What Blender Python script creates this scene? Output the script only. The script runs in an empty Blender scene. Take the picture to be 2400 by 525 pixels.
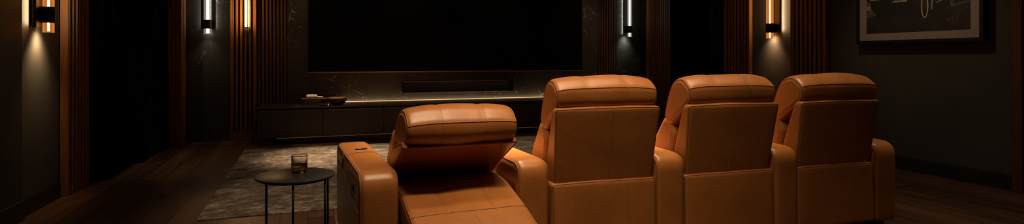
import bpy, bmesh, math, random
from math import sin, cos, tan, pi, radians, atan2, sqrt
from mathutils import Vector, Matrix
random.seed(7)
S = bpy.context.scene
COL = S.collection

# ------------------------------------------------------------------ camera figures
F = 1340.0            # focal length in pixels of the 2400 wide frame
TH = radians(19.7)    # camera turned this far right of the room's depth axis
H = 1.18              # lens height
HOR = 138.0           # row of the horizon

def cam2w(lat, d):
    return (lat*cos(TH)+d*sin(TH), -lat*sin(TH)+d*cos(TH))

# ------------------------------------------------------------------ materials
def mat(name):
    m = bpy.data.materials.new(name); m.use_nodes = True
    nt = m.node_tree; b = nt.nodes['Principled BSDF']
    return m, nt, b
def N(nt, t, **kw):
    n = nt.nodes.new(t)
    for k, v in kw.items():
        if k in n.inputs: n.inputs[k].default_value = v
        else: setattr(n, k, v)
    return n
def L(nt, a, b): nt.links.new(a, b)
def ramp(nt, stops):
    r = nt.nodes.new('ShaderNodeValToRGB'); e = r.color_ramp.elements
    while len(e) < len(stops): e.new(0.5)
    for k, (p, c) in enumerate(stops):
        e[k].position = p; e[k].color = (*c, 1) if len(c) == 3 else c
    return r
def objvec(nt, scale=(1,1,1)):
    tc = nt.nodes.new('ShaderNodeTexCoord'); mp = nt.nodes.new('ShaderNodeMapping')
    mp.inputs['Scale'].default_value = scale
    L(nt, tc.outputs['Object'], mp.inputs['Vector']); return mp.outputs['Vector']
def plain(name, col, rough=0.5, metal=0.0, spec=0.5, noise=0.0, nscale=8.0):
    m, nt, b = mat(name)
    b.inputs['Base Color'].default_value = (*col, 1); b.inputs['Roughness'].default_value = rough
    b.inputs['Metallic'].default_value = metal; b.inputs['Specular IOR Level'].default_value = spec
    if noise:
        v = objvec(nt); n = N(nt, 'ShaderNodeTexNoise', Scale=nscale, Detail=4.0); L(nt, v, n.inputs['Vector'])
        r = ramp(nt, [(0.3, [c*(1-noise) for c in col]), (0.7, [min(1, c*(1+noise)) for c in col])])
        L(nt, n.outputs['Fac'], r.inputs['Fac']); L(nt, r.outputs['Color'], b.inputs['Base Color'])
    return m
def emit(name, col, s):
    m, nt, b = mat(name)
    b.inputs['Base Color'].default_value = (*col, 1)
    b.inputs['Emission Color'].default_value = (*col, 1); b.inputs['Emission Strength'].default_value = s
    return m

def leather():
    m, nt, b = mat('tan_leather')
    tc = nt.nodes.new('ShaderNodeTexCoord'); oi = nt.nodes.new('ShaderNodeObjectInfo')
    ad = N(nt, 'ShaderNodeVectorMath', operation='ADD')
    L(nt, tc.outputs['Object'], ad.inputs[0]); L(nt, oi.outputs['Location'], ad.inputs[1])
    n1 = N(nt, 'ShaderNodeTexNoise', Scale=3.2, Detail=5.0, Roughness=0.6)
    n2 = N(nt, 'ShaderNodeTexNoise', Scale=34.0, Detail=4.0, Roughness=0.65)
    for n in (n1, n2): L(nt, ad.outputs[0], n.inputs['Vector'])
    r = ramp(nt, [(0.3, LEA[0]), (0.52, LEA[1]), (0.72, LEA[2])])
    mx = N(nt, 'ShaderNodeMath', operation='MULTIPLY_ADD'); mx.inputs[1].default_value = 0.35
    L(nt, n2.outputs['Fac'], mx.inputs[0])
    sc = N(nt, 'ShaderNodeMath', operation='MULTIPLY'); sc.inputs[1].default_value = 0.65
    L(nt, n1.outputs['Fac'], sc.inputs[0]); L(nt, sc.outputs[0], mx.inputs[2])
    L(nt, mx.outputs[0], r.inputs['Fac']); L(nt, r.outputs['Color'], b.inputs['Base Color'])
    vo = N(nt, 'ShaderNodeTexVoronoi', Scale=420.0); L(nt, ad.outputs[0], vo.inputs['Vector'])
    bp1 = N(nt, 'ShaderNodeBump', Strength=0.10, Distance=0.002); L(nt, vo.outputs['Distance'], bp1.inputs['Height'])
    n3 = N(nt, 'ShaderNodeTexNoise', Scale=5.0, Detail=3.0, Distortion=0.7); L(nt, ad.outputs[0], n3.inputs['Vector'])
    bp2 = N(nt, 'ShaderNodeBump', Strength=0.16, Distance=0.012); L(nt, n3.outputs['Fac'], bp2.inputs['Height'])
    L(nt, bp1.outputs[0], bp2.inputs['Normal']); L(nt, bp2.outputs[0], b.inputs['Normal'])
    b.inputs['Roughness'].default_value = 0.33; b.inputs['Specular IOR Level'].default_value = 0.5
    return m
LEA = [(0.30,0.102,0.022), (0.37,0.133,0.032), (0.43,0.165,0.043)]

def wood(name, dark, light, axis=2, rough=0.4):
    m, nt, b = mat(name)
    sc = [26,26,26]; sc[axis] = 1.3
    v = objvec(nt, sc)
    n = N(nt, 'ShaderNodeTexNoise', Scale=1.0, Detail=6.0, Roughness=0.6, Distortion=0.6); L(nt, v, n.inputs['Vector'])
    r = ramp(nt, [(0.3, dark), (0.7, light)]); L(nt, n.outputs['Fac'], r.inputs['Fac'])
    L(nt, r.outputs['Color'], b.inputs['Base Color'])
    bp = N(nt, 'ShaderNodeBump', Strength=0.15, Distance=0.003); L(nt, n.outputs['Fac'], bp.inputs['Height']); L(nt, bp.outputs[0], b.inputs['Normal'])
    b.inputs['Roughness'].default_value = rough
    return m

def floor_mat():
    m, nt, b = mat('oak_planks')
    tc = nt.nodes.new('ShaderNodeTexCoord'); mp = nt.nodes.new('ShaderNodeMapping')
    mp.inputs['Rotation'].default_value = (0,0,pi/2); L(nt, tc.outputs['Object'], mp.inputs['Vector'])
    br = N(nt, 'ShaderNodeTexBrick', Scale=1.0)
    br.inputs['Brick Width'].default_value = 1.9; br.inputs['Row Height'].default_value = 0.19
    br.inputs['Mortar Size'].default_value = 0.0025; br.inputs['Mortar Smooth'].default_value = 0.2
    br.inputs['Color1'].default_value = (0,0,0,1); br.inputs['Color2'].default_value = (1,1,1,1); br.inputs['Mortar'].default_value = (0.5,0.5,0.5,1)
    br.offset = 0.37
    L(nt, mp.outputs[0], br.inputs['Vector'])
    mp2 = nt.nodes.new('ShaderNodeMapping'); mp2.inputs['Scale'].default_value = (14,0.9,1); L(nt, tc.outputs['Object'], mp2.inputs['Vector'])
    sh = N(nt, 'ShaderNodeVectorMath', operation='MULTIPLY_ADD'); sh.inputs[1].default_value = (7,3,5)
    L(nt, br.outputs['Color'], sh.inputs[0]); L(nt, mp2.outputs[0], sh.inputs[2])
    n = N(nt, 'ShaderNodeTexNoise', Scale=1.0, Detail=7.0, Roughness=0.62, Distortion=0.8); L(nt, sh.outputs[0], n.inputs['Vector'])
    ma = N(nt, 'ShaderNodeMath', operation='MULTIPLY_ADD'); ma.inputs[1].default_value = 0.28
    bw = nt.nodes.new('ShaderNodeRGBToBW'); L(nt, br.outputs['Color'], bw.inputs[0]); L(nt, bw.outputs[0], ma.inputs[0])
    s2 = N(nt, 'ShaderNodeMath', operation='MULTIPLY'); s2.inputs[1].default_value = 0.78; L(nt, n.outputs['Fac'], s2.inputs[0]); L(nt, s2.outputs[0], ma.inputs[2])
    r = ramp(nt, [(0.28, (0.018,0.0075,0.0035)), (0.5, (0.055,0.023,0.010)), (0.78, (0.13,0.058,0.026))]); L(nt, ma.outputs[0], r.inputs['Fac'])
    mix = N(nt, 'ShaderNodeMix', data_type='RGBA'); L(nt, br.outputs['Fac'], mix.inputs[0]); L(nt, r.outputs['Color'], mix.inputs[6]); mix.inputs[7].default_value = (0.006,0.003,0.002,1)
    L(nt, mix.outputs[2], b.inputs['Base Color'])
    bp = N(nt, 'ShaderNodeBump', Strength=0.5, Distance=0.003); bp.invert = True; L(nt, br.outputs['Fac'], bp.inputs['Height'])
    bp2 = N(nt, 'ShaderNodeBump', Strength=0.12, Distance=0.004); L(nt, n.outputs['Fac'], bp2.inputs['Height']); L(nt, bp.outputs[0], bp2.inputs['Normal'])
    L(nt, bp2.outputs[0], b.inputs['Normal'])
    b.inputs['Roughness'].default_value = 0.36
    return m

def marble(name, base, base2, vein, rough=0.25, vscale=1.0, amount=1.0):
    m, nt, b = mat(name)
    v = objvec(nt)
    nd = N(nt, 'ShaderNodeTexNoise', Scale=2.6, Detail=2.5, Roughness=0.5); L(nt, v, nd.inputs['Vector'])
    sv = N(nt, 'ShaderNodeVectorMath', operation='MULTIPLY_ADD'); sv.inputs[1].default_value = (0.38,0.38,0.38)
    L(nt, nd.outputs['Color'], sv.inputs[0]); L(nt, v, sv.inputs[2])
    fac = None
    for sc, w, th in ((1.7*vscale, 0.008, 0.50), (3.9*vscale, 0.011, 0.54)):
        vo = N(nt, 'ShaderNodeTexVoronoi', Scale=sc, feature='DISTANCE_TO_EDGE'); L(nt, sv.outputs[0], vo.inputs['Vector'])
        r = ramp(nt, [(0.0, (1,1,1)), (w, (0,0,0))]); L(nt, vo.outputs['Distance'], r.inputs['Fac'])
        nm = N(nt, 'ShaderNodeTexNoise', Scale=2.6*sc, Detail=3.0); L(nt, v, nm.inputs['Vector'])
        rm = ramp(nt, [(th, (0,0,0)), (th+0.16, (1,1,1))]); L(nt, nm.outputs['Fac'], rm.inputs['Fac'])
        mu = N(nt, 'ShaderNodeMath', operation='MULTIPLY'); L(nt, r.outputs['Color'], mu.inputs[0]); L(nt, rm.outputs['Color'], mu.inputs[1])
        if fac is None: fac = mu.outputs[0]
        else:
            mx = N(nt, 'ShaderNodeMath', operation='MAXIMUM'); L(nt, fac, mx.inputs[0]); L(nt, mu.outputs[0], mx.inputs[1]); fac = mx.outputs[0]
    am = N(nt, 'ShaderNodeMath', operation='MULTIPLY'); am.inputs[1].default_value = amount; L(nt, fac, am.inputs[0])
    nb = N(nt, 'ShaderNodeTexNoise', Scale=3.0, Detail=6.0); L(nt, v, nb.inputs['Vector'])
    rb = ramp(nt, [(0.35, base), (0.7, base2)]); L(nt, nb.outputs['Fac'], rb.inputs['Fac'])
    mix = N(nt, 'ShaderNodeMix', data_type='RGBA'); L(nt, am.outputs[0], mix.inputs[0]); L(nt, rb.outputs['Color'], mix.inputs[6]); mix.inputs[7].default_value = (*vein, 1)
    L(nt, mix.outputs[2], b.inputs['Base Color']); b.inputs['Roughness'].default_value = rough
    return m

def rug_mat():
    m, nt, b = mat('woven_rug')
    v = objvec(nt, (3.0,4.2,1))
    n1 = N(nt, 'ShaderNodeTexNoise', Scale=1.6, Detail=8.0, Roughness=0.7, Distortion=0.35); L(nt, v, n1.inputs['Vector'])
    v2 = objvec(nt, (15,17,1))
    n2 = N(nt, 'ShaderNodeTexNoise', Scale=1.0, Detail=6.0, Roughness=0.78, Distortion=0.2); L(nt, v2, n2.inputs['Vector'])
    ma = N(nt, 'ShaderNodeMath', operation='MULTIPLY_ADD'); ma.inputs[1].default_value = 0.45; L(nt, n2.outputs['Fac'], ma.inputs[0])
    s = N(nt, 'ShaderNodeMath', operation='MULTIPLY'); s.inputs[1].default_value = 0.55; L(nt, n1.outputs['Fac'], s.inputs[0]); L(nt, s.outputs[0], ma.inputs[2])
    r = ramp(nt, [(0.39, (0.055,0.041,0.030)), (0.47, (0.125,0.095,0.071)), (0.53, (0.21,0.165,0.127)), (0.61, (0.43,0.36,0.285))]); L(nt, ma.outputs[0], r.inputs['Fac'])
    L(nt, r.outputs['Color'], b.inputs['Base Color'])
    v3 = objvec(nt, (160,260,1)); n3 = N(nt, 'ShaderNodeTexNoise', Scale=1.0, Detail=2.0); L(nt, v3, n3.inputs['Vector'])
    bp = N(nt, 'ShaderNodeBump', Strength=0.5, Distance=0.006); L(nt, n3.outputs['Fac'], bp.inputs['Height'])
    bp2 = N(nt, 'ShaderNodeBump', Strength=0.5, Distance=0.012); L(nt, ma.outputs[0], bp2.inputs['Height']); L(nt, bp.outputs[0], bp2.inputs['Normal'])
    L(nt, bp2.outputs[0], b.inputs['Normal'])
    b.inputs['Roughness'].default_value = 0.9; b.inputs['Specular IOR Level'].default_value = 0.15
    return m

def plaster(name, c1, c2):
    m, nt, b = mat(name)
    v = objvec(nt); n = N(nt, 'ShaderNodeTexNoise', Scale=1.4, Detail=8.0, Roughness=0.65); L(nt, v, n.inputs['Vector'])
    r = ramp(nt, [(0.3, c1), (0.7, c2)]); L(nt, n.outputs['Fac'], r.inputs['Fac']); L(nt, r.outputs['Color'], b.inputs['Base Color'])
    n2 = N(nt, 'ShaderNodeTexNoise', Scale=60.0, Detail=4.0); L(nt, v, n2.inputs['Vector'])
    bp = N(nt, 'ShaderNodeBump', Strength=0.12, Distance=0.004); L(nt, n2.outputs['Fac'], bp.inputs['Height']); L(nt, bp.outputs[0], b.inputs['Normal'])
    b.inputs['Roughness'].default_value = 0.7; b.inputs['Specular IOR Level'].default_value = 0.25
    return m

def tube_glass(name, tint, glow, strength):
    """clear lamp glass: lets the core show, keeps a sheen, and scatters a little of the core's light"""
    m, nt, b = mat(name); nt.nodes.remove(b); out = nt.nodes['Material Output']
    tr = N(nt, 'ShaderNodeBsdfTransparent'); tr.inputs[0].default_value = (*tint, 1)
    gl = N(nt, 'ShaderNodeBsdfGlossy', Roughness=0.08)
    em = N(nt, 'ShaderNodeEmission'); em.inputs[0].default_value = (*glow, 1); em.inputs[1].default_value = strength
    fr = N(nt, 'ShaderNodeFresnel', IOR=1.45)
    mx = nt.nodes.new('ShaderNodeMixShader'); L(nt, fr.outputs[0], mx.inputs[0]); L(nt, tr.outputs[0], mx.inputs[1]); L(nt, gl.outputs[0], mx.inputs[2])
    ad = nt.nodes.new('ShaderNodeAddShader'); L(nt, mx.outputs[0], ad.inputs[0]); L(nt, em.outputs[0], ad.inputs[1])
    L(nt, ad.outputs[0], out.inputs['Surface'])
    return m
def glass(name, col, ior=1.47, rough=0.0):
    m, nt, b = mat(name)
    b.inputs['Base Color'].default_value = (*col, 1); b.inputs['Roughness'].default_value = rough
    b.inputs['Transmission Weight'].default_value = 1.0; b.inputs['IOR'].default_value = ior
    return m

M = {}
M['leather'] = leather()
M['piping'] = plain('leather_piping', (0.24,0.10,0.032), 0.5)
M['stitch'] = plain('seam_thread', (0.20,0.08,0.026), 0.6)
M['floor'] = floor_mat()
M['rug'] = rug_mat()
M['plaster'] = plaster('charcoal_plaster', (0.040,0.036,0.031), (0.056,0.051,0.044))
M['plaster_l'] = plaster('taupe_plaster', (0.052,0.047,0.039), (0.074,0.066,0.055))
M['dark'] = plain('black_lacquer', (0.008,0.0075,0.007), 0.4)
M['skirt'] = plain('black_skirting', (0.008,0.008,0.008), 0.45)
M['marble'] = marble('brown_marble', (0.022,0.018,0.013), (0.040,0.033,0.025), (0.46,0.39,0.31), 0.38, 1.25)
M['marble_d'] = marble('black_marble', (0.014,0.015,0.0135), (0.026,0.027,0.024), (0.28,0.26,0.22), 0.38, 1.5, 0.8)
M['slat'] = wood('walnut_slats', (0.11,0.039,0.005), (0.24,0.09,0.013))
M['walnut_shade_dark'] = wood('shaded_and_dark_walnut', (0.05,0.018,0.006), (0.11,0.040,0.013))  # darker walnut: shade painted into unlit slats, own tone of the casing
M['wood_h'] = wood('walnut_board', (0.10,0.04,0.014), (0.22,0.095,0.036), 0)
M['backing'] = plain('slat_backing', (0.012,0.008,0.006), 0.7)
M['curtain'] = plain('black_velvet', (0.0075,0.0072,0.0068), 0.9, spec=0.1, noise=0.25)
M['screen'] = plain('screen_black', (0.0015,0.0015,0.0015), 0.4, spec=0.06)
M['bronze'] = plain('bronze', (0.34,0.22,0.13), 0.35, 0.9)
M['black_metal'] = plain('black_metal', (0.012,0.011,0.011), 0.38, 0.6)
M['sconce_metal'] = plain('dark_bronze_metal', (0.007,0.005,0.004), 0.55, 0.5)
M['console'] = plain('console_black_oak', (0.018,0.014,0.011), 0.45, noise=0.2, nscale=14)
M['fabric'] = plain('speaker_cloth', (0.030,0.030,0.030), 0.8, noise=0.3, nscale=260)
M['frame'] = plain('black_frame', (0.0035,0.0033,0.003), 0.5, spec=0.3)
M['print_mat'] = plain('mount_board', (0.24,0.19,0.15), 0.85, noise=0.05)
M['table'] = marble('table_stone', (0.016,0.013,0.012), (0.032,0.026,0.023), (0.10,0.08,0.06), 0.38, 3.0, 0.4)
M['glass'] = glass('clear_glass', (1,1,1))
M['whiskey'] = glass('whiskey', (0.95,0.56,0.20), 1.36)
M['cream'] = plain('cream_cloth', (0.62,0.53,0.43), 0.85, noise=0.12, nscale=40)
M['stone_d'] = plain('dark_ceramic', (0.016,0.013,0.012), 0.35)
M['book'] = plain('charcoal_cover', (0.022,0.018,0.016), 0.6)
M['paper'] = plain('page_edges', (0.10,0.085,0.07), 0.85)
M['lid'] = wood('copper_brown_wood', (0.22,0.095,0.045), (0.36,0.17,0.085), 0)
M['brass'] = plain('aged_brass', (0.55,0.38,0.17), 0.35, 0.9)
M['led'] = emit('warm_led', (1.0,0.66,0.34), 1.0)
M['led_low'] = emit('amber_led', (1.0,0.50,0.16), 0.75)
M['led_under'] = emit('under_cabinet_led', (1.0,0.50,0.16), 0.07)
M['core_amber'] = emit('amber_core', (1.0,0.70,0.34), 26.0)
M['core_white'] = emit('white_core', (1.0,0.94,0.85), 2.0)
M['tube_amber'] = tube_glass('amber_tube_glass', (0.9,0.62,0.36), (1.0,0.42,0.09), 0.15)
M['tube_white'] = tube_glass('clear_tube_glass', (0.92,0.90,0.86), (1.0,0.93,0.84), 0.05)
M['switch'] = plain('switch_plate', (0.012,0.012,0.012), 0.35)

# ------------------------------------------------------------------ object helpers
def link(name, bm, mats, parent=None, smooth=False, auto=None):
    me = bpy.data.meshes.new(name)
    bmesh.ops.recalc_face_normals(bm, faces=bm.faces)
    bm.to_mesh(me); bm.free()
    for m in (mats if isinstance(mats, (list, tuple)) else [mats]): me.materials.append(m)
    if smooth:
        for p in me.polygons: p.use_smooth = True
    o = bpy.data.objects.new(name, me); COL.objects.link(o)
    if parent: o.parent = parent
    if auto is not None: me.set_sharp_from_angle(angle=radians(auto))
    return o
def tag(o, label, cat, group=None, kind=None):
    o['label'] = label; o['category'] = cat
    if group: o['group'] = group
    if kind: o['kind'] = kind
    return o
def thing(name, label, cat, loc=(0,0,0), rz=0.0, group=None, kind=None):
    o = bpy.data.objects.new(name, None); COL.objects.link(o)
    o.empty_display_size = 0.1; o.location = loc; o.rotation_euler = (0,0,rz)
    return tag(o, label, cat, group, kind)
def box(bm, x0, x1, y0, y1, z0, z1, bev=0.0, seg=2, mi=0):
    r = bmesh.ops.create_cube(bm, size=1.0); vs = r['verts']
    for v in vs:
        v.co = Vector(((x0+x1)/2+v.co.x*(x1-x0), (y0+y1)/2+v.co.y*(y1-y0), (z0+z1)/2+v.co.z*(z1-z0)))
    fs = set(f for v in vs for f in v.link_faces)
    for f in fs: f.material_index = mi
    if bev > 0:
        es = list(set(e for v in vs for e in v.link_edges))
        bmesh.ops.bevel(bm, geom=es, offset=bev, segments=seg, affect='EDGES', profile=0.5)
    return vs
def tube(bm, pts, r, n=8, closed=False, mi=0):
    pts = [Vector(p) for p in pts]; rings = []; K = len(pts)
    up = None
    for k, p in enumerate(pts):
        a = pts[(k-1) % K] if (closed or k > 0) else p; b = pts[(k+1) % K] if (closed or k < K-1) else p
        t = (b-a)
        t = t.normalized() if t.length > 1e-9 else Vector((0,0,1))
        if up is None:
            up = Vector((0,0,1)) if abs(t.z) < 0.9 else Vector((1,0,0))
        s = t.cross(up)
        if s.length < 1e-4: s = t.orthogonal()
        s.normalize(); up = s.cross(t).normalized()
        rings.append([bm.verts.new(p + (s*cos(2*pi*j/n) + up*sin(2*pi*j/n))*r) for j in range(n)])
    for k in range(K if closed else K-1):
        A, B = rings[k], rings[(k+1) % K]
        for j in range(n):
            f = bm.faces.new((A[j], A[(j+1) % n], B[(j+1) % n], B[j])); f.material_index = mi
    if not closed:
        for R_ in (rings[0], rings[-1]):
            try: f = bm.faces.new(R_); f.material_index = mi
            except ValueError: pass
def lathe(bm, prof, n=40, c=(0,0), mi=0, sq=0.0):
    """prof = (radius, z) list; sq > 0 squares the section off a little"""
    rings = []
    for r, z in prof:
        if r < 1e-6: rings.append([bm.verts.new((c[0], c[1], z))]); continue
        ring = []
        for j in range(n):
            a = 2*pi*j/n; k = 1.0
            if sq: k = (1-sq) + sq*min(1/max(abs(cos(a)), 1e-6), 1/max(abs(sin(a)), 1e-6))*0.98
            ring.append(bm.verts.new((c[0]+r*k*cos(a), c[1]+r*k*sin(a), z)))
        rings.append(ring)
    for A, B in zip(rings, rings[1:]):
        if len(A) == 1 and len(B) == 1: continue
        if len(A) == 1: fs = [bm.faces.new((A[0], B[j], B[(j+1) % n])) for j in range(n)]
        elif len(B) == 1: fs = [bm.faces.new((A[j], A[(j+1) % n], B[0])) for j in range(n)]
        else: fs = [bm.faces.new((A[j], A[(j+1) % n], B[(j+1) % n], B[j])) for j in range(n)]
        for f in fs: f.material_index = mi

# --- soft upholstered solid: a rounded side profile lofted across the seat
def round_profile(pts, seg=6, fill=0.03):
    """pts = (y, z, r) corners, in order; returns points and, per corner, the index of its middle"""
    out, mids = [], []; n = len(pts)
    arcs = []
    for k in range(n):
        p = Vector(pts[k][:2]); a = Vector(pts[k-1][:2]); b = Vector(pts[(k+1) % n][:2]); r = pts[k][2]
        u, v = (a-p), (b-p); r = min(r, u.length*0.48, v.length*0.48)
        s, e = p+u.normalized()*r, p+v.normalized()*r
        arcs.append([s*(1-t)**2 + p*2*t*(1-t) + e*t*t for t in [i/seg for i in range(seg+1)]])
    for k in range(n):
        mids.append(len(out)+seg//2); out += arcs[k]
        a, b = arcs[k][-1], arcs[(k+1) % n][0]
        m = int((b-a).length/fill)
        for i in range(1, m): out.append(a+(b-a)*i/m)
    return out, mids
def normals2(prof):
    n = len(prof); area = sum(prof[i-1].x*prof[i].y-prof[i].x*prof[i-1].y for i in range(n))
    sg = 1 if area > 0 else -1; res = []
    for i in range(n):
        t = prof[(i+1) % n]-prof[i-1]; res.append(Vector((t.y, -t.x)).normalized()*sg)
    return res
class Soft:
    def __init__(self, prof, x0, x1, er=0.02, puff=0.0, cap=0.006, nx=12, xf=None, wob=0.0, seed=0, creases=()):
        P, self.mids = round_profile(prof); NN = normals2(P); self.P = P
        cx, hw = (x0+x1)/2, (x1-x0)/2
        sl = []
        m = 5
        for k in range(m+1):
            a = pi/2*k/m; sl.append((-hw+er*(1-sin(a)), er*(1-cos(a))))
        sl = [(-hw+er*(1-cos(a)), er*(1-sin(a))) for a in [pi/2*k/m for k in range(m+1)]]
        for k in range(1, nx): sl.append((-hw+er+(2*hw-2*er)*k/nx, 0.0))
        sl += [(-x, i) for x, i in reversed(sl[:m+1])]
        cen = sum(P, Vector((0,0)))/len(P)
        rnd = random.Random(seed); ph = [rnd.uniform(0, 6.28) for _ in range(6)]
        self.rings = []; self.xs = []
        for x, ins in sl:
            u = x/hw; pf = puff*max(0, 1-u*u)**0.6
            ring = []
            for i, p in enumerate(P):
                w = wob*(sin(9*x+ph[0]+7*p.y)*0.5+sin(17*x+ph[1]-11*p.x)*0.3+sin(23*p.y+ph[2]+5*x)*0.25)*(1-u*u) if wob else 0
                for cxx, dep, wid in creases: w -= dep*math.exp(-((x-cxx)/wid)**2)
                q = p+NN[i]*(pf+w-ins); v = Vector((cx+x, q.x, q.y))
                ring.append(xf(v) if xf else v)
            self.rings.append(ring); self.xs.append(cx+x)
        self.cen = cen; self.cap = cap; self.xf = xf; self.m = m
    def build(self, name, mtl, parent):
        bm = bmesh.new(); n = len(self.P)
        vr = [[bm.verts.new(v) for v in r] for r in self.rings]
        for A, B in zip(vr, vr[1:]):
            for i in range(n): bm.faces.new((A[i], A[(i+1) % n], B[(i+1) % n], B[i]))
        flat = []
        for end, sg in ((0, -1), (-1, 1)):
            base = self.rings[end]; prev = vr[end]; NN = normals2([Vector((v.y, v.z)) for v in base])
            for k in (1, 2):                                   # a narrow shoulder, then one flat cheek
                ring = [bm.verts.new(v+Vector((sg*self.cap*.2*k, -NN[i].x*.0025*k, -NN[i].y*.0025*k))) for i, v in enumerate(base)]
                for i in range(n): bm.faces.new((prev[i], prev[(i+1) % n], ring[(i+1) % n], ring[i]))
                prev = ring
            flat.append(bm.faces.new(prev))
        bm.normal_update(); bm.faces.index_update()
        idx = [f.index for f in flat]
        o = link(name, bm, mtl, parent, smooth=True)
        for i in idx: o.data.polygons[i].use_smooth = False
        return o
    def edge(self, side, a=None, b=None, k=2):
        """points along the profile on the rounded side edge (side -1/+1), corners a..b"""
        ring = self.rings[k] if side < 0 else self.rings[-1-k]
        if a is None: return list(ring)
        i, j = self.mids[a], self.mids[b]; n = len(ring); res = []
        while True:
            res.append(ring[i])
            if i == j: break
            i = (i+1) % n
        return res
    def across(self, c, off=0): return [r[(self.mids[c]+off) % len(r)] for r in self.rings[2:-2]]
    def down(self, x, a, b):
        k = min(range(len(self.xs)), key=lambda q: abs(self.xs[q]-x))
        ring = self.rings[k]; i, j = self.mids[a], self.mids[b]; n = len(ring); res = []
        while True:
            p = ring[i].copy(); p.x += x-self.xs[k]; res.append(p)
            if i == j: break
            i = (i+1) % n
        return res
def piping(parent, lines, r=0.0038, name='piping', mtl=None):
    for pts, closed in lines:
        bm = bmesh.new(); tube(bm, pts, r, 6, closed); link(name, bm, mtl or M['piping'], parent, smooth=True)

# ================================================================== THE ROOM
XL, XR, YF, YB, ZC = -2.0, 5.97, 9.2, -1.6, 3.0
def slab(name, x0, x1, y0, y1, z0, z1, m, label=None, cat=None, bev=0.0):
    bm = bmesh.new(); box(bm, x0, x1, y0, y1, z0, z1, bev)
    o = link(name, bm, m); o['kind'] = 'structure'
    if label: o['label'] = label; o['category'] = cat
    return o
slab('floor', XL-.15, XR+.15, YB-.15, YF+.15, -.1, 0, M['floor'], 'dark stained wide plank wooden floor of the cinema room', 'floor')
slab('ceiling', XL-.15, XR+.15, YB-.15, YF+.15, ZC, ZC+.1, M['dark'], 'black ceiling above the cinema room', 'ceiling')
slab('wall_left', XL-.15, XL, YB, YF, 0, ZC, M['plaster_l'], 'dark taupe plaster wall behind the amber lamp and curtains', 'wall')
slab('wall_right', XR, XR+.15, YB, YF, 0, ZC, M['plaster'], 'charcoal plaster wall carrying the framed car photograph', 'wall')
slab('wall_front', XL-.15, XR+.15, YF, YF+.15, 0, ZC, M['dark'], 'dark wall behind the television and its stone cladding', 'wall')
slab('wall_back', XL-.15, XR+.15, YB-.15, YB, 0, ZC, M['dark'], 'dark wall behind the viewer', 'wall')

def skirting(name, x0, x1, y0, y1, label):
    bm = bmesh.new(); box(bm, x0, x1, y0, y1, 0, .13, .004)
    dx, dy = x1-x0, y1-y0
    if dx > dy: box(bm, x0, x1, y0+.006, y1, .125, .145, .003)
    elif x0 < 2: box(bm, x0, x1-.006, y0, y1, .125, .145, .003)
    else: box(bm, x0+.006, x1, y0, y1, .125, .145, .003)
    o = link(name, bm, M['skirt']); o['kind'] = 'structure'; o['label'] = label; o['category'] = 'baseboard'
skirting('baseboard_left', XL, XL+.018, 5.155, 5.895, 'black skirting board under the amber wall lamp on the left')
skirting('baseboard_right', XR-.018, XR, 3.30, 5.22, 'tall black skirting board under the framed photograph')
skirting('baseboard_right', XR-.018, XR, 5.78, 6.49, 'black skirting board under the far amber wall lamp')

# nearer, thicker wall panel at the left edge
bm = bmesh.new(); box(bm, XL, XL+.035, 1.5, 5.15, .145, ZC, .003)
o = link('trim_1', bm, M['plaster_l']); tag(o, 'plain dark wall panel standing proud at the left edge', 'wall panel', kind='structure')
bm = bmesh.new(); box(bm, XL, XL+.05, 1.5, 5.15, 0, .145, .004)
o = link('trim_2', bm, M['skirt']); tag(o, 'black skirting under the plain panel at the left edge', 'baseboard', kind='structure')

def slats(name, axis, a0, a1, fixed, depth, n, z0, z1, m, label, wid=0.55, back=.012, side=1, cheeks=True, base=0.0):
    """vertical slats on a backing board; axis 'x' lies on the front wall, 'y' on a side wall (side=+1 faces +x)"""
    bm = bmesh.new(); pitch = (a1-a0)/n
    def b(u0, u1, p0, p1, zz0, zz1, bev, mi):
        if axis == 'x': box(bm, u0, u1, fixed-p1, fixed-p0, zz0, zz1, bev, 1, mi)
        elif side > 0: box(bm, fixed+p0, fixed+p1, u0, u1, zz0, zz1, bev, 1, mi)
        else: box(bm, fixed-p1, fixed-p0, u0, u1, zz0, zz1, bev, 1, mi)
    b(a0, a1, 0, back, z0, z1, 0, 1)
    for k in range(n):
        c = a0+pitch*(k+.5); w = pitch*wid/2
        b(c-w, c+w, back, depth, z0+base, z1, .003, 0)
    if cheeks:
        b(a0-.0, a0+.02, 0, depth+.004, z0, z1, .002, 0); b(a1-.02, a1, 0, depth+.004, z0, z1, .002, 0)
    if base: b(a0+.02, a1-.02, back, depth-.006, z0, z0+base-.004, .002, 0)
    o = link(name, bm, [m, M['backing']]); return tag(o, label, 'slat panel', kind='structure')
slats('trim_3', 'y', 5.90, 6.40, XL, .065, 6, 0, ZC, M['slat'], 'walnut slat pilaster between the left amber lamp and curtain', side=1)
slats('trim_4', 'x', -1.045, -.70, YF, .10, 6, 0, ZC, M['slat'], 'walnut slat panel behind the glowing pendant rods', base=.15)
slats('trim_5', 'x', -.69, -.285, YF, .04, 8, 0, ZC, M['walnut_shade_dark'], 'recessed walnut slat panel in shade tone left of the television', cheeks=False)
slats('trim_6', 'x', 4.93, 5.285, YF, .05, 7, 0, ZC, M['walnut_shade_dark'], 'walnut slat panel in shade tone right of the television', cheeks=False)
slats('trim_7', 'y', 8.27, 9.19, XR, .05, 14, 0, ZC, M['slat'], 'walnut slat panel in the far right corner beside the curtain', side=-1, cheeks=False)
slats('trim_8', 'y', 6.50, 7.02, XR, .065, 8, 0, ZC, M['slat'], 'walnut slat pilaster between right curtain and amber lamp', side=-1)
slats('trim_9', 'y', 5.23, 5.77, XR, .065, 8, 0, ZC, M['slat'], 'walnut slat pilaster between amber lamp and framed photograph', side=-1)
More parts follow.
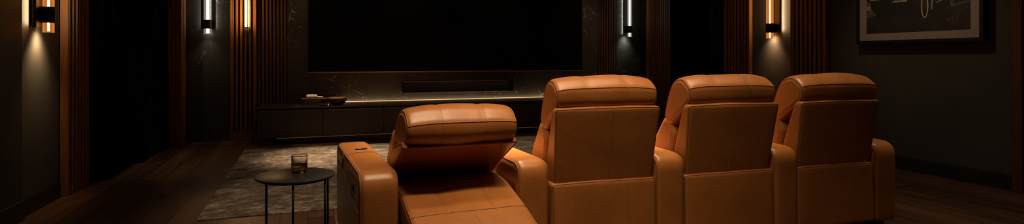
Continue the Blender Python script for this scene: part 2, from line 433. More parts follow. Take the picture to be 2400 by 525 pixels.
# wooden column closing the left curtain recess
bm = bmesh.new(); box(bm, XL, -1.615, 8.86, YF, 0, ZC, .004)
for x in (-1.93, -1.86, -1.79, -1.72, -1.67): box(bm, x-.014, x+.014, 8.852, 8.862, 0, ZC, .002)
o = link('trim_10', bm, M['slat']); tag(o, 'walnut column at the far end of the left curtains', 'column', kind='structure')
# marble cladding
def cladding(name, x0, x1, y0, m, label, base=False):
    bm = bmesh.new()
    if base:
        box(bm, x0, x1, y0, YF, .152, ZC, .002); box(bm, x0, x1, y0-.012, YF, 0, .147, .003)
    else: box(bm, x0, x1, y0, YF, 0, ZC, .002)
    o = link(name, bm, m); return tag(o, label, 'stone cladding', kind='structure')
cladding('trim_11', -1.612, -1.05, 9.15, M['marble_d'], 'black marble panel behind the left white wall lamp', True)
cladding('trim_12', -.28, 4.925, 9.15, M['marble'], 'veined brown marble wall around the television')
cladding('trim_13', 5.29, 5.965, 9.15, M['marble_d'], 'black marble panel behind the right white wall lamp', True)
# casing at the right edge
bm = bmesh.new(); box(bm, XR-.075, XR, 3.21, 3.29, 0, ZC, .006); box(bm, XR-.05, XR, 3.05, 3.21, 0, ZC, .004)
o = link('trim_14', bm, M['walnut_shade_dark']); tag(o, 'dark wooden door casing at the right edge', 'casing', kind='structure')

# curtains
def curtain(x, y0, y1, amp, folds, label, seed, lean=0.0):
    rnd = random.Random(seed); bm = bmesh.new()
    nu, nv = folds*12, 10
    ph = rnd.uniform(0, 6); warp = [rnd.uniform(-.5, .5) for _ in range(folds+2)]
    grid = []
    for v in range(nv+1):
        z = .012+(2.92-.012)*v/nv; row = []
        fl = 1+.25*(1-v/nv)
        for u in range(nu+1):
            t = u/nu; k = int(t*folds); ft = t*folds+ .35*sin(t*9+ph)
            d = amp*fl*(sin(2*pi*ft)+.28*sin(4*pi*ft+warp[min(k, folds)]))
            yy = y0+(y1-y0)*t+.018*sin(2*pi*ft*2+1)+.01*sin(3*z+u)
            row.append((x+d+lean*t, yy, z))
        grid.append(row)
    vs = [[bm.verts.new(p) for p in r] for r in grid]
    for a, b in zip(vs, vs[1:]):
        for i in range(nu): bm.faces.new((a[i], a[i+1], b[i+1], b[i]))
    r = bmesh.ops.solidify(bm, geom=bm.faces[:], thickness=.006)
    o = link('curtain', bm, M['curtain'], smooth=True)
    return tag(o, label, 'curtain', 'floor length black curtains')
curtain(-1.86, 6.45, 7.36, .055, 6, 'black floor length curtain beside the left slat pilaster, nearer of its pair', 3)
curtain(-1.80, 7.44, 8.78, .06, 8, 'black floor length curtain next to the walnut column, farther of the left pair', 5)
curtain(5.85, 7.06, 8.22, .05, 8, 'black floor length curtain on the right wall between two slat panels', 9)

# ================================================================== RUG
bm = bmesh.new()
x0, x1, y0, y1 = -.76, 5.05, 4.69, 8.10
nx, ny = 60, 40; rnd = random.Random(2); g = []
for j in range(ny+1):
    row = []
    for i in range(nx+1):
        x, y = x0+(x1-x0)*i/nx, y0+(y1-y0)*j/ny
        if i in (0, nx): x += rnd.uniform(-.006, .006)
        if j in (0, ny): y += rnd.uniform(-.006, .006)
        e = min(i, nx-i, j, ny-j); row.append(bm.verts.new((x, y, (.006 if e == 0 else .014)+rnd.uniform(0, .0015))))
    g.append(row)
for j in range(ny):
    for i in range(nx): bm.faces.new((g[j][i], g[j][i+1], g[j+1][i+1], g[j+1][i]))
edge = [g[0][i] for i in range(nx+1)]+[g[j][nx] for j in range(1, ny+1)]+[g[ny][i] for i in range(nx-1, -1, -1)]+[g[j][0] for j in range(ny-1, 0, -1)]
low = [bm.verts.new((v.co.x, v.co.y, .0005)) for v in edge]
for k in range(len(edge)): bm.faces.new((edge[k-1], edge[k], low[k], low[k-1]))
bm.faces.new(low)
tag(link('area_rug', bm, M['rug'], smooth=True, auto=40), 'large distressed grey brown rug on the wooden floor before the media console', 'rug')

# ================================================================== TELEVISION, SOUNDBAR, CONSOLE
def at_front(px, y):   # world x of a picture column on the plane Y = y
    return y*tan(TH+math.atan((px-1200)/F))
tv = thing('television', 'huge black switched off television on the marble wall', 'television', (2.31, 9.148, 1.6))
tx0, tx1 = at_front(724, 9.08)-2.31, at_front(1363, 9.08)-2.31
zb, zt = .972-1.6, 2.86-1.6
bm = bmesh.new(); box(bm, tx0, tx1, -.068, -.02, zb+.012, zt, .004); link('screen', bm, M['screen'], tv)
bm = bmesh.new()
box(bm, tx0-.012, tx1+.012, -.074, -.015, zb-.006, zb+.012, .002)
link('bottom_bezel', bm, M['bronze'], tv)
bm = bmesh.new()
box(bm, tx0-.012, tx0, -.074, -.015, zb+.012, zt, .002); box(bm, tx1, tx1+.012, -.074, -.015, zb+.012, zt, .002); box(bm, tx0-.012, tx1+.012, -.074, -.015, zt, zt+.012, .002)
link('bezel', bm, M['black_metal'], tv)
bm = bmesh.new(); box(bm, tx0+.5, tx1-.5, -.02, 0.0, zb+.3, zt-.3); link('wall_mount', bm, M['dark'], tv)

sx0, sx1 = at_front(944, 9.02), at_front(1205, 9.02); sc_ = (sx0+sx1)/2
sb = thing('soundbar', 'long black soundbar on the marble wall below the television', 'soundbar', (sc_, 9.15, .73))
hw = (sx1-sx0)/2
bm = bmesh.new(); box(bm, -hw, hw, -.115, 0, -.095, .095, .012, 3); link('housing', bm, M['black_metal'], sb, smooth=True, auto=30)
bm = bmesh.new(); box(bm, -hw+.02, hw-.10, -.128, -.11, -.083, .080, .006, 2); link('grille', bm, M['fabric'], sb, smooth=True, auto=30)
bm = bmesh.new(); box(bm, -hw+.01, hw-.09, -.13, -.108, .082, .094, .003); link('top_trim', bm, M['bronze'], sb)
bm = bmesh.new(); box(bm, hw-.085, hw-.02, -.121, -.11, -.05, .05, .004); link('control_panel', bm, M['switch'], sb)

cx0, cx1, cyf, cyb = -.64, 5.25, 8.42, 9.149
con = thing('media_console', 'long low black media console along the marble wall', 'console', ((cx0+cx1)/2, 8.78, 0))
ox, oy = con.location.x, con.location.y
def cbox(name, a, m, parent, bev=.003):
    bm = bmesh.new(); box(bm, a[0]-ox, a[1]-ox, a[2]-oy, a[3]-oy, a[4], a[5], bev); return link(name, bm, m, parent)
cbox('countertop', (cx0-.01, cx1+.01, cyf-.015, cyb-.035, .496, .518), M['table'], con)
cbox('body', (cx0, cx1, cyf+.02, cyb, .095, .480), M['console'], con)
nd = 7
for k in range(nd):
    a = cx0+(cx1-cx0)*k/nd; b = cx0+(cx1-cx0)*(k+1)/nd
    dr = cbox('drawer', (a+.004, b-.004, cyf, cyf+.021, .10, .462), M['console'], con)
    cbox('finger_pull', (a+.02, b-.02, cyf+.002, cyf+.016, .463, .469), M['bronze'], dr, .001)
cbox('plinth', (cx0+.22, cx1-.22, cyf+.22, cyb, 0, .095), M['dark'], con)
for a in (cx0+.0, cx1-.2): cbox('foot', (a+.0, a+.2, cyf+.02, cyb-.1, 0, .096), M['dark'], con)
cbox('under_light', (cx0+.24, cx1-.24, cyf+.05, cyf+.065, .085, .095), M['led_under'], con)
cbox('counter_light', (.50, 4.95, 9.088, 9.104, .520, .529), M['led'], con)

# things on the console
CT = .5185
def onw(px, y): return at_front(px, y)
ty = 8.56
bm = bmesh.new(); box(bm, -.13, .13, -.10, .10, 0, .010, .004)
t = tag(link('serving_tray', bm, M['stone_d']), 'flat black tray on the console under the dark books', 'tray')
t.location = (onw(726, ty), ty, CT)
bx = onw(729, ty); z = CT+.0105
for k, (w, h, rz, lab) in enumerate(((.22, .045, .05, 'thick charcoal book lying lowest of the pair in the tray'), (.25, .038, -.06, 'charcoal book lying on the thicker one and under the wooden board'))):
    bk = thing('book', lab, 'book', (bx+.012*k, ty, z), rz, 'dark books stacked on the console')
    bm = bmesh.new(); box(bm, -w/2, w/2, -.08, .08, 0, .004, .001); box(bm, -w/2, w/2, -.08, .08, h-.004, h, .001); box(bm, -w/2, w/2, .076, .08, 0, h, .001)
    link('cover', bm, M['book'], bk)
    bm = bmesh.new(); box(bm, -w/2+.006, w/2-.006, -.074, .076, .0042, h-.0042); link('pages', bm, M['paper'], bk)
    z += h+.0005
bm = bmesh.new(); box(bm, -.17, .17, -.085, .085, 0, .012, .004); box(bm, .165, .20, -.02, .02, .001, .011, .004)
sbd = tag(link('serving_board', bm, M['wood_h']), 'thin wooden serving board lying on top of the dark books', 'board'); sbd.location = (onw(736, ty), ty, z)
z += .0125
def folded(w, d, h, seed):
    rnd = random.Random(seed); prof = [(-d/2, .0, h*.3), (d/2, .0, h*.3), (d/2+.004, h*.5, h*.2), (d/2, h, h*.35), (-d/2+.01, h*1.05, h*.35), (-d/2-.004, h*.5, h*.2)]
    return Soft(prof, -w/2, w/2, .008, .003, .004, 8, wob=.003, seed=seed)
cl = folded(.145, .10, .042, 3).build('folded_napkin', M['cream'], None); cl.location = (onw(731, ty), ty, z+.0045); tag(cl, 'folded cream napkin on the wooden serving board', 'napkin')
bm = bmesh.new(); tube(bm, [(-.05, -.012, 0), (-.02, -.016, .004), (.02, -.008, .002), (.05, -.016, 0)], .012, 8)
sp = tag(link('spoon_rest', bm, M['cream'], smooth=True), 'small pale ceramic piece right of the napkin on the board', 'dish'); sp.location = (onw(748, ty), ty, z+.0115)
# lidded bowl
bw = thing('lidded_bowl', 'round black bowl with copper brown lid on the console', 'bowl', (onw(791, ty), ty, CT))
bm = bmesh.new(); lathe(bm, [(0,0), (.055,0), (.06,.006), (.10,.03), (.122,.062), (.124,.086), (.118,.086), (.112,.06), (.09,.034), (0,.02)]); link('bowl', bm, M['stone_d'], bw, smooth=True)
bm = bmesh.new(); lathe(bm, [(0,.087), (.126,.087), (.130,.092), (.129,.108), (.120,.113), (.05,.118), (0,.119)]); link('lid', bm, M['lid'], bw, smooth=True, auto=40)
bm = bmesh.new(); lathe(bm, [(0,.118), (.010,.118), (.009,.134), (.020,.142), (.021,.150), (.012,.157), (0,.158)], 20); link('knob', bm, M['stone_d'], bw, smooth=True)
# small brass ornament
orn = thing('brass_ornament', 'small brass leaf ornament between the tray and the bowl', 'ornament', (onw(770, ty), ty-.02, CT))
bm = bmesh.new(); lathe(bm, [(0,0), (.022,0), (.022,.004), (.006,.008), (.005,.018), (0,.018)], 16); link('base', bm, M['brass'], orn, smooth=True)
for a in (-.9, 0.2, 1.1):
    bm = bmesh.new()
    pr = [(-.002,0), (.010,.010), (.012,.022), (.004,.036), (-.004,.036), (-.009,.02)]
    f0 = [bm.verts.new((p[0], -.0015, p[1])) for p in pr]; f1 = [bm.verts.new((p[0], .0015, p[1])) for p in pr]
    bm.faces.new(f0); bm.faces.new(f1[::-1])
    for i in range(6): bm.faces.new((f0[i-1], f0[i], f1[i], f1[i-1]))
    lf = link('leaf', bm, M['brass'], orn); lf.location = (0,0,.008); lf.rotation_euler = (0, a, .4*a)

# ================================================================== WALL LAMPS
def spot(name, loc, target, power, col, angle, blend=.6, rad=.04):
    ld = bpy.data.lights.new(name, 'SPOT'); ld.energy = power; ld.color = col; ld.spot_size = radians(angle); ld.spot_blend = blend; ld.shadow_soft_size = rad
    o = bpy.data.objects.new(name, ld); COL.objects.link(o); o.location = loc
    o.rotation_euler = (Vector(target)-Vector(loc)).to_track_quat('-Z', 'Y').to_euler(); return o
def area(name, loc, target, sx, sy, power, col, spread=180):
    ld = bpy.data.lights.new(name, 'AREA'); ld.shape = 'RECTANGLE'; ld.size = sx; ld.size_y = sy; ld.energy = power; ld.color = col; ld.spread = radians(spread)
    o = bpy.data.objects.new(name, ld); COL.objects.link(o); o.location = loc
    o.rotation_euler = (Vector(target)-Vector(loc)).to_track_quat('-Z', 'Y').to_euler(); return o
AMB, WHT = (1.0, .67, .36), (1.0, .90, .76)
def sconce(loc, rz, zb, label, r, off, plate_w, amber, pw=(3.0, 2.0), plate_low=.05, shift=0.0, beam=0.0):
    """local frame: wall in the plane y=0, the room towards -y; loc is the tube's foot on the wall"""
    t = thing('wall_sconce', label, 'wall lamp', (loc[0], loc[1], zb), rz, 'tube wall lamps')
    ht = .95
    bm = bmesh.new(); box(bm, -plate_w/2+shift, plate_w/2+shift, -.056, -.032, plate_low, ht, .003); link('back_plate', bm, M['sconce_metal'], t)
    bm = bmesh.new(); box(bm, -plate_w*.18+shift, plate_w*.18+shift, -.032, 0, plate_low+.05, ht-.05); link('wall_spacer', bm, M['sconce_metal'], t)
    bm = bmesh.new(); lathe(bm, [(r,0.0), (r,.09), (r,ht-.03), (r-.004,ht-.03), (r-.004,.004), (0,.004), (0,0.0), (r,0.0)], 28, (0,-off)); link('glass_tube', bm, M['tube_amber' if amber else 'tube_white'], t, smooth=True, auto=40)
    cr = .008 if amber else r*.38
    bm = bmesh.new(); lathe(bm, [(0,.012), (cr,.012), (cr,ht-.05), (0,ht-.05)], 16, (0,-off)); link('light_core', bm, M['core_amber' if amber else 'core_white'], t, smooth=True, auto=40)
    bm = bmesh.new(); lathe(bm, [(r+.001,.075), (r+.007,.075), (r+.007,.20), (r+.001,.20), (r+.001,.075)], 28, (0,-off)); link('collar', bm, M['sconce_metal'], t, smooth=True, auto=40)
    bm = bmesh.new(); lathe(bm, [(0,ht-.06), (r+.007,ht-.06), (r+.007,ht), (0,ht)], 28, (0,-off)); link('top_cap', bm, M['sconce_metal'], t, smooth=True, auto=40)
    for z0 in (.12, ht-.1):
        bm = bmesh.new(); box(bm, -.012+shift*.4, .012+shift*.4, -off+r*.6, -.06, z0, z0+.04, .002); link('bracket', bm, M['bronze'], t)
    mw = Matrix.Translation((loc[0], loc[1], zb)) @ Matrix.Rotation(rz, 4, 'Z')
    P = lambda x, y, z: tuple(mw @ Vector((x, y, z)))
    col = AMB if amber else WHT
    spot('sconce_downlight', P(beam, -.085, plate_low-.03), P(beam, .50, plate_low-1.03), pw[0], col, 104, 1.0, .06)
    for sx in (-1, 1):
        xx = sx*(plate_w/2-.022)+shift
        area('sconce_halo', P(xx, -.026, (ht+plate_low)/2), P(xx+sx*.06, 0, (ht+plate_low)/2), .012, ht-plate_low-.04, pw[1], col)
    return t
sconce((XL, 5.416), pi/2, 1.385, 'amber tube wall lamp beside the left slat pilaster', .037, .10, .16, True, (26, 3.5), .035, -.015, .06)
sconce((XR, 6.068), -pi/2, 1.455, 'amber tube wall lamp on the right wall between slat pilasters', .046, .115, .14, True, (32, 4), .075, .045, -.03)
sconce((at_front(487, 9.05), 9.15), 0, 1.53, 'white tube wall lamp on the black marble left of the television', .052, .10, .19, False, (9, 1.2), .07)
sconce((at_front(1475, 9.05), 9.15), 0, 1.575, 'white tube wall lamp on the black marble right of the television', .042, .11, .12, False, (11, .7), .04, -.03, -.03)

# slim twin rod lamp in front of the slats
rl = thing('rod_lamp', 'slim amber twin rod lamp in front of the walnut slats', 'wall lamp', (at_front(579.5, 9.02), 9.03, 1.64))
for dx, m, r in ((-.018, M['core_amber'], .012), (.020, M['led_low'], .010)):
    bm = bmesh.new(); lathe(bm, [(0,0), (r,0), (r,.9), (0,.9)], 16, (dx,0)); link('glow_rod', bm, m, rl, smooth=True, auto=40)
    bm = bmesh.new(); lathe(bm, [(0,-.07), (r+.003,-.07), (r+.003,.004), (0,.004)], 16, (dx,0)); link('end_cap', bm, M['sconce_metal'], rl, smooth=True, auto=40)
bm = bmesh.new(); tube(bm, [(0,.012,-.055), (0,.012,.95)], .006, 8); link('stem', bm, M['sconce_metal'], rl, smooth=True)
for z0 in (-.05, .4):
    bm = bmesh.new(); box(bm, -.03, .03, .0, .069, z0, z0+.02, .002); link('bracket', bm, M['sconce_metal'], rl)
pl = bpy.data.lights.new('rod_glow', 'AREA'); pl.shape = 'RECTANGLE'; pl.size = .05; pl.size_y = .9; pl.energy = 3.5; pl.color = (1,.5,.16)
o = bpy.data.objects.new('rod_glow', pl); COL.objects.link(o); o.location = (rl.location.x, 8.98, 2.05); o.rotation_euler = (pi/2, 0, 0)
o.rotation_euler = Vector((0,1,0)).to_track_quat('-Z', 'Z').to_euler()

# ================================================================== FRAMED PHOTOGRAPH (right wall)
pf = thing('framed_photograph', 'black framed vintage car photograph with pale mount on the charcoal wall', 'picture', (XR, 4.145, 1.345), -pi/2)
# local: x runs along -Y (to the right in the picture), y=0 is the wall, room at -y
W2, HT, DP, FW = .648, 1.0, .105, .036
bm = bmesh.new()
box(bm, -W2, -W2+FW, -DP, 0, 0, HT, .003); box(bm, W2-FW, W2, -DP, 0, 0, HT, .003); box(bm, -W2+FW, W2-FW, -DP, 0, 0, FW, .003); box(bm, -W2+FW, W2-FW, -DP, 0, HT-FW, HT, .003)
link('frame', bm, M['frame'], pf)
bm = bmesh.new(); box(bm, -W2+FW, W2-FW, -.092, -.004, FW, HT-FW); link('mount', bm, M['print_mat'], pf)
px0, px1, pz0, pz1 = -.53, .535, .112, .89
PM = [plain('print_black', (0.006,0.005,0.004), .6), plain('print_dark', (0.013,0.0105,0.008), .6, noise=.5, nscale=9), plain('print_mid', (0.085,0.068,0.052), .6, noise=.4, nscale=14), plain('print_light', (0.24,0.19,0.145), .6, noise=.25, nscale=20), plain('print_bright', (0.45,0.38,0.30), .6)]
bm = bmesh.new(); lay = [0]
def poly(pts, mi, rel=True):
    lay[0] += 1; y = -.0925-.000012*lay[0]
    q = [(px0+(px1-px0)*u, y, pz0+(pz1-pz0)*v) for u, v in pts]
    f = bm.faces.new([bm.verts.new(p) for p in q]); f.material_index = mi
def ell(u, v, ru, rv, mi, n=24, a0=0, a1=2*pi): poly([(u+ru*cos(a0+(a1-a0)*k/n), v+rv*sin(a0+(a1-a0)*k/n)) for k in range(n)], mi)
def ringp(u, v, ru, rv, t, mi, n=28):
    for k in range(n):
        a, b = 2*pi*k/n, 2*pi*(k+1)/n
        poly([(u+ru*cos(a), v+rv*sin(a)), (u+ru*cos(b), v+rv*sin(b)), (u+(ru-t)*cos(b), v+(rv-t*1.3)*sin(b)), (u+(ru-t)*cos(a), v+(rv-t*1.3)*sin(a))], mi)
poly([(0,0), (1,0), (1,1), (0,1)], 1)
poly([(0,.60), (1,.55), (1,1), (0,1)], 2)                                   # sky
poly([(0,.22), (.1,.25), (.14,.33), (.10,.42), (0,.47)], 2)                 # pale road at left
poly([(.0,.33), (.07,.34), (.09,.38), (0,.40)], 3)
poly([(.20,.27), (.31,.25), (.33,.28), (.21,.32)], 3)                       # glint under the car
poly([(.84,.30), (1,.34), (1,.47), (.86,.42)], 2)                           # road at right
DV = -.05
def pl_(pts, mi): poly([(u, v+DV) for u, v in pts], mi)
pl_([(.05,.40), (.12,.30), (.52,.25), (.66,.30), (.94,.40), (.96,.55), (.80,.70), (.66,.86), (.30,.88), (.10,.74), (.04,.56)], 0)  # the car's dark bulk
pl_([(.14,.74), (.62,.72), (.60,.84), (.20,.86)], 2)                        # rear window
pl_([(.04,.515), (.50,.525), (.51,.555), (.04,.545)], 3)                    # bumper
pl_([(.06,.552), (.50,.562), (.50,.567), (.06,.557)], 4)
pl_([(.50,.40), (.58,.42), (.58,.52), (.50,.515)], 1)
pl_([(.30,.465), (.43,.46), (.43,.485), (.30,.49)], 3)                      # plate glint
pl_([(.17,.43), (.205,.41), (.215,.44), (.185,.46)], 2); pl_([(.28,.465), (.30,.46), (.30,.48), (.285,.485)], 3)
pl_([(.08,.62), (.14,.62), (.14,.68), (.08,.68)], 3); pl_([(.36,.615), (.43,.61), (.43,.67), (.36,.675)], 3)   # tail lamps
ell(.165,.33,.052,.115,0)
ell(.60,.33,.040,.165,0); ringp(.60,.33,.034,.155,.010,4); ringp(.60,.36,.016,.07,.005,2)
pl_([(.655,.33), (.668,.33), (.69,.62), (.676,.64)], 3)
pl_([(.71,.41), (.88,.50), (.88,.512), (.71,.425)], 3)                      # sill trim
ell(.845,.355,.014,.05,3); ell(.845,.355,.009,.036,0)
ell(.945,.48,.022,.08,0); ringp(.945,.48,.020,.08,.006,3)
rnd = random.Random(11)
for k in range(95):                                                          # grass tuft at lower right
    u = min(.975, .885+rnd.gauss(0, .045)); v = .12+rnd.gauss(0, .035)+max(0, (u-.87))*1.6
    a = rnd.uniform(-1, 1); l = rnd.uniform(.010, .032)
    poly([(u, v), (u+.004, v+.003), (min(.99, u+l*sin(a)*.6), v+l*cos(a)*1.2)], 2 if k % 8 else 3)
link('photo_print', bm, PM, pf)

# ================================================================== SIDE TABLE AND TUMBLER
tcx, tcy = cam2w(-1.309, 3.46)
st = thing('side_table', 'small round black side table on thin metal legs beside the tan armrest', 'side table', (tcx, tcy, 0), -TH+.36)
bm = bmesh.new(); lathe(bm, [(0,.468), (.222,.468), (.2265,.470), (.228,.4745), (.2265,.479), (.223,.481), (0,.481)], 72); link('tabletop', bm, M['table'], st, smooth=True, auto=30)
bm = bmesh.new(); tube(bm, [(.200*cos(2*pi*k/48), .200*sin(2*pi*k/48), .462) for k in range(48)], .006, 8, True); link('top_ring', bm, M['black_metal'], st, smooth=True)
bm = bmesh.new(); tube(bm, [(.200*cos(2*pi*k/48), .200*sin(2*pi*k/48), .0065) for k in range(48)], .006, 8, True); link('base_ring', bm, M['black_metal'], st, smooth=True)
for a in (-142, -94, -35, 20):
    a = radians(a); bm = bmesh.new(); tube(bm, [(.200*cos(a), .200*sin(a), .006), (.200*cos(a), .200*sin(a), .46)], .0068, 10); link('leg', bm, M['black_metal'], st, smooth=True)
gx, gy = cam2w(-1.317+.010, 3.46+.055)
tg = thing('whiskey_tumbler', 'squarish glass tumbler of whiskey on the round side table', 'glass', (gx, gy, .4815), -TH+.25)
ro, hh = .0475, .108
bm = bmesh.new()
lathe(bm, [(0,0), (ro*.86,0), (ro*.95,.003), (ro*.99,.010), (ro,.018), (ro,.03), (ro,hh-.005), (ro,hh-.002), (ro-.0008,hh-.0005), (ro-.0015,hh), (ro-.0022,hh-.0005), (ro-.003,hh-.002), (ro-.003,hh-.005), (ro-.004,.03), (ro-.0045,.024), (ro-.007,.018), (ro-.014,.0145), (ro-.018,.0138), (0,.0135)], 64, sq=.30)
link('tumbler', bm, M['glass'], tg, smooth=True)
bm = bmesh.new(); lathe(bm, [(0,.0132), (ro-.018,.0134), (ro-.0138,.0141), (ro-.0067,.0177), (ro-.0042,.024), (ro-.0037,.03), (ro-.0034,.047), (ro-.0034,.050), (0,.050)], 64, sq=.30); link('whiskey', bm, M['whiskey'], tg, smooth=True, auto=50)

# ================================================================== RECLINERS
LE = M['leather']
def arm(root, x0, x1, length=1.15, h=.605, outer=-1, switch=False, seed=0):
    prof = [(0.0,.055,.04), (0.0,h-.004,.095), (length,h+.006,.075), (length,.055,.04)]
    s = Soft(prof, x0, x1, .034, .004, .003, 8, wob=.0025, seed=seed)
    o = s.build('armrest', LE, root)
    lines = [(s.edge(-1, 0, 3, 2), False), (s.edge(1, 0, 3, 2), False)]
    piping(o, lines, .0036)
    # cross seam on the top, and seam of the cup holder pad
    k0 = .645
    bm = bmesh.new()
    tube(bm, [(x, k0-.075*abs(2*(x-x0)/(x1-x0)-1)**2.4, h+.0063-.010*max(0, abs(2*(x-x0)/(x1-x0)-1)-.62)/.3) for x in [x0+.012+(x1-x0-.024)*i/20 for i in range(21)]], .0028, 6)
    link('seam', bm, M['piping'], o, smooth=True)
    bm = bmesh.new(); cxm = (x0+x1)/2+.012; yy = .76
    lathe(bm, [(0,h+.0085), (.026,h+.0085), (.031,h+.0115), (.034,h+.0115), (.036,h+.007), (.036,h-.01), (0,h-.01)], 32)
    for v in bm.verts: v.co = Vector((cxm+v.co.x*1.05, yy+v.co.y*.55, v.co.z))
    link('cup_holder', bm, M['switch'], o, smooth=True, auto=40)
    if switch:
        bm = bmesh.new(); xx = x0 if outer < 0 else x1
        e = -.004 if outer < 0 else .004
        box(bm, min(xx+e, xx-e), max(xx+e, xx-e), .20, .32, .46, .515, .003)
        for q in range(3): box(bm, min(xx+e*1.8, xx), max(xx+e*1.8, xx), .215+.034*q, .240+.034*q, .473, .502, .002)
        link('control_switch', bm, M['switch'], o)
        bm = bmesh.new(); xs = xx+e*.9
        tube(bm, [(xs, y, z) for y, z in ((.03,.40), (.25,.43), (.55,.47), (.75,.50), (1.05,.50))], .003, 6); tube(bm, [(xs, .75, .50), (xs, .70, .60)], .003, 6)
        link('pocket_seam', bm, M['piping'], o, smooth=True)
    return o
def feet(root, xs, ys=(.05, 1.03)):
    for x in xs:
        for y in ys:
            bm = bmesh.new(); box(bm, x-.045, x+.045, y, y+.07, 0, .056, .006); link('foot', bm, M['dark'], root)

def upright(lat, d, al, label, seed, arms):
    X, Y = cam2w(lat, d)
    root = thing('recliner', label, 'recliner', (X, Y, 0), radians(al)-TH, 'row of tan leather recliners')
    # lower rear panel
    s = Soft([(0,.065,.02), (.012,.468,.02), (.14,.468,.02), (.14,.065,.02)], -.327, .327, .016, .006, .003, 14, wob=.003, seed=seed)
    o = s.build('rear_panel', LE, root); piping(o, [(s.edge(-1, 0, 1), False), (s.edge(1, 0, 1), False), (s.across(1), False)], .0034)
    piping(o, [(s.down(.14, 0, 1), False)], .0011, 'seam', M['stitch'])
    # back shell: leans back, narrows downwards
    def xf(v):
        f = .315/.335+(1-.315/.335)*min(1, max(0, (v.z-.46)/.43)); return Vector((v.x*f, v.y, v.z))
    s = Soft([(.035,.452,.02), (-.042,.898,.018), (.03,.905,.03), (.155,.60,.05), (.21,.452,.02)], -.332, .332, .02, .008, .003, 14, xf, .0035, seed+1)
    o = s.build('back_shell', LE, root); piping(o, [(s.edge(-1, 0, 1), False), (s.edge(1, 0, 1), False), (s.across(1), False)], .0036)
    piping(o, [(s.down(.02, 0, 1), False)], .0011, 'seam', M['stitch'])
    # headrest
    def hx(v):
        u = abs(v.x)/.318; return Vector((v.x, v.y, v.z-.013*max(0, u-.45)**2/.3*min(1, max(0, (v.z-.85)/.2))))
    s = Soft([(.045,.862,.025), (-.026,.925,.05), (-.026,1.012,.026), (.055,1.078,.06), (.155,1.058,.07), (.215,.96,.08), (.262,.80,.05), (.20,.745,.04), (.10,.83,.03)], -.318, .318, .021, .012, .010, 24, hx, .005, seed+2, [(-.12,.004,.014), (.12,.004,.014)])
    o = s.build('headrest', LE, root); piping(o, [(s.edge(-1, 0, 6), False), (s.edge(1, 0, 6), False), (s.across(2), False)], .0034)
    piping(o, [(s.down(x, 0, 5), False) for x in (-.12, .12)], .0011, 'seam', M['stitch'])
    # back cushion below it
    s = Soft([(.20,.46,.03), (.15,.70,.03), (.20,.80,.03), (.265,.805,.04), (.44,.585,.09), (.40,.44,.05)], -.318, .318, .026, .008, .008, 12, None, .003, seed+3)
    o = s.build('back_cushion', LE, root)
    seatbits(root, seed)
    for x0, x1, outer in arms: arm(root, x0, x1, outer=outer, seed=seed+5)
    feet(root, [(a+b)/2 for a, b, _ in arms] + ([-.28] if len(arms) == 1 else []))
    return root
def seatbits(root, seed):
    s = Soft([(.30,.27,.03), (.28,.46,.05), (.96,.47,.07), (1.02,.40,.05), (1.00,.27,.03)], -.325, .325, .03, .012, .006, 12, None, .004, seed+4)
    o = s.build('seat_cushion', LE, root); piping(o, [(s.across(2), False)], .0036)
    s = Soft([(.93,.08,.02), (.93,.268,.02), (1.02,.268,.03), (1.03,.08,.03)], -.325, .325, .02, .006, .003, 10); s.build('foot_rest', LE, root)
    bm = bmesh.new(); box(bm, -.322, .322, .145, .925, .06, .265, .004); link('base', bm, M['dark'], root)

upright(.5515, 3.319, 17.5, 'upright tan leather recliner next to the reclined one', 20, [(.332,.527,1)])
upright(1.372, 3.575, 17.5, 'upright tan leather recliner in the middle of the three raised ones', 40, [(.332,.527,1)])
upright(2.18, 3.826, 17.5, 'upright tan leather recliner at the row end under the framed photograph', 60, [(.332,.527,1)])

# the reclined seat at the left end
X, Y = cam2w(-.27, 3.06)
root = thing('recliner', 'reclined tan leather recliner beside the side table, padded rest tilted out', 'recliner', (X, Y, 0), radians(22.5)-TH, 'row of tan leather recliners')
hx1 = lambda v: Vector((v.x, v.y, v.z-.013*max(0, abs(v.x)/.3-.45)**2/.3*min(1, max(0, (v.z-.75)/.15))))
s = Soft([(.015,.722,.025), (-.054,.775,.045), (-.058,.846,.028), (.01,.922,.06), (.12,.925,.08), (.24,.87,.08), (.305,.77,.06), (.26,.70,.04), (.12,.69,.03)], -.302, .302, .021, .012, .010, 24, hx1, .005, 81, [(-.12,.004,.014), (.12,.004,.014)])
o = s.build('headrest', LE, root); piping(o, [(s.edge(-1, 0, 6), False), (s.edge(1, 0, 6), False), (s.across(2), False)], .0034)
piping(o, [(s.down(x, 0, 5), False) for x in (-.12, .12)], .0011, 'seam', M['stitch'])
s = Soft([(-.025,.722,.018), (.02,.752,.03), (.26,.70,.04), (.46,.53,.05), (.40,.46,.03), (.21,.595,.05)], -.318, .318, .02, .006, .006, 14, None, .004, 83)
o = s.build('back_shell', LE, root); piping(o, [(s.edge(-1), True), (s.edge(1), True)], .0034)
s = Soft([(.23,.72,.03), (.30,.80,.05), (.40,.70,.07), (.50,.585,.08), (.45,.47,.05), (.30,.58,.04)], -.312, .312, .026, .006, .008, 12, None, .003, 84)
s.build('back_cushion', LE, root)
seatbits(root, 86)
pad = Soft([(-.46,.275,.045), (-.30,.345,.05), (-.158,.4,.02), (.0,.446,.08), (.12,.482,.08), (.31,.497,.03), (.31,.36,.03), (-.15,.265,.05), (-.42,.17,.045)], -.312, .312, .024, .010, .006, 24, None, .007, 88, [(-.12,.003,.012), (.13,.003,.012)])
o = pad.build('leg_rest', LE, root)
piping(o, [(pad.edge(-1, 0, 5), False), (pad.edge(1, 0, 5), False), (pad.across(2), False)], .0036)
piping(o, [(pad.down(x, 2, 4), False) for x in (-.12, .13)]+[(pad.down(.015, 0, 2), False)], .0011, 'seam', M['stitch'])
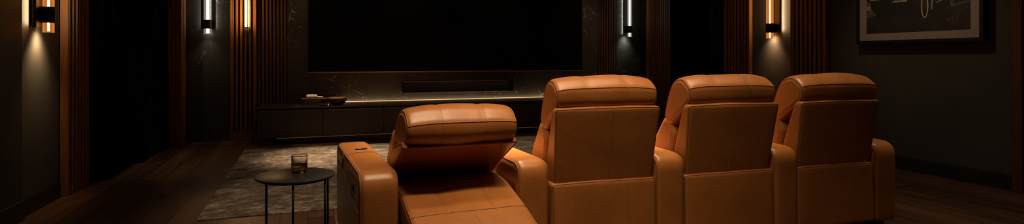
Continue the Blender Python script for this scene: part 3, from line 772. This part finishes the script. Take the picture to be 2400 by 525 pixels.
s = Soft([(.03,.065,.02), (.03,.27,.02), (.15,.27,.02), (.15,.065,.02)], -.325, .325, .016, .004, .003, 10); s.build('rear_panel', LE, root)
for x in (-.2, .2):
    bm = bmesh.new(); tube(bm, [(x, .10, .20), (x, -.16, .24), (x, -.30, .235)], .011, 8); link('hinge_arm', bm, M['black_metal'], root, smooth=True)
arm(root, -.533, -.333, outer=-1, switch=True, seed=90); arm(root, .333, .525, outer=1, seed=92)
feet(root, [-.433, .433])

# ================================================================== CEILING LIGHTS AND ADDED FILL
WARM = (1.0, .74, .47)
def down(px, py, power, angle=70, rad=.06, blend=.7, col=WARM, tgt=None):
    return spot('downlight_and_fill', (px, py, ZC-.03), tgt or (px, py, 0), power, col, angle, blend, rad)  # shared by the downlights and the added fill spots
def strip(name, lat, d, tlat, td, tz, ln, power, spread, w=.12, z=ZC-.03):
    x, y = cam2w(lat, d); tx, ty_ = cam2w(tlat, td)
    o = area(name, (x, y, z), (tx, ty_, tz), ln, w, power, WARM, spread)
    zz = -(Vector((tx, ty_, tz))-Vector((x, y, z))).normalized()
    rx = Vector((cos(ROW), sin(ROW), 0)); rx = (rx-zz*rx.dot(zz)).normalized(); ry = zz.cross(rx)
    o.rotation_euler = Matrix((rx, ry, zz)).transposed().to_euler()
    return o
ROW = radians(17.5)-TH
strip('seat_fill_strip', .92, 2.66, .85, 3.42, .50, 3.4, 19, 75)       # strip lights added over the seats, stretched for even highlights
strip('seat_fill_strip', .88, 3.50, .88, 3.52, .0, 3.5, 11, 70)
strip('seat_fill_strip', .12, 4.40, .10, 4.12, .5, 3.2, 110, 42)  # strip added to brighten the armrest fronts
down(.45, 7.2, 800, 44, .12, .95); down(.0, 5.2, 95, 52, .12, .95)
spot('console_fill_spot', (.25, 8.2, ZC-.03), (.25, 8.56, .52), 150, WARM, 24, .9, .04)  # spot added to brighten the things on the console
down(2.8, 6.8, 160, 62, .12, .9)
down(-1.1, 7.5, 45, 55, .10, .9); down(-.9, 3.9, 22, 60, .10, .9)  # second spot is added fill for the armrest's left side
down(4.7, 2.6, 60, 75, .10, .9)
down(4.5, 4.1, 48, 60, .08, .9, tgt=(5.97, 4.1, 1.3))                      # picture light
for x in (.0, 1.5, 3.0, 4.6): down(x, 8.5, 20, 60, .06, .8, tgt=(x, 9.15, .9))       # wash added to bring up the marble
area('ambient_fill', (1.98, 4.5, ZC-.02), (1.98, 4.5, 0), 5.5, 7.0, 9, (1.0,.80,.58))  # broad area light added under the ceiling for ambient fill
area('counter_glow', (2.7, 9.10, .53), (2.7, 9.16, 1.0), 4.4, .02, 4.5, (1.0,.68,.38))

# ================================================================== WORLD, CAMERA, VIEW
w = bpy.data.worlds.new('World'); S.world = w; w.use_nodes = True
w.node_tree.nodes['Background'].inputs[0].default_value = (.02,.018,.015,1); w.node_tree.nodes['Background'].inputs[1].default_value = .1
cd = bpy.data.cameras.new('camera'); co = bpy.data.objects.new('camera', cd); COL.objects.link(co)
cd.sensor_width = 36.0; cd.lens = F/2400*36; cd.shift_y = -(262.5-HOR)/2400; cd.clip_start = .05
co.location = (0,0,H); co.rotation_euler = (pi/2, 0, -TH)
S.camera = co
S.view_settings.view_transform = 'Standard'; S.view_settings.look = 'None'; S.view_settings.gamma = 1.0; S.view_settings.use_curve_mapping = False
S.view_settings.exposure = 0.0
S.cycles.use_denoising = True; S.cycles.max_bounces = 8; S.cycles.caustics_refractive = True; S.cycles.sample_clamp_indirect = 4.0
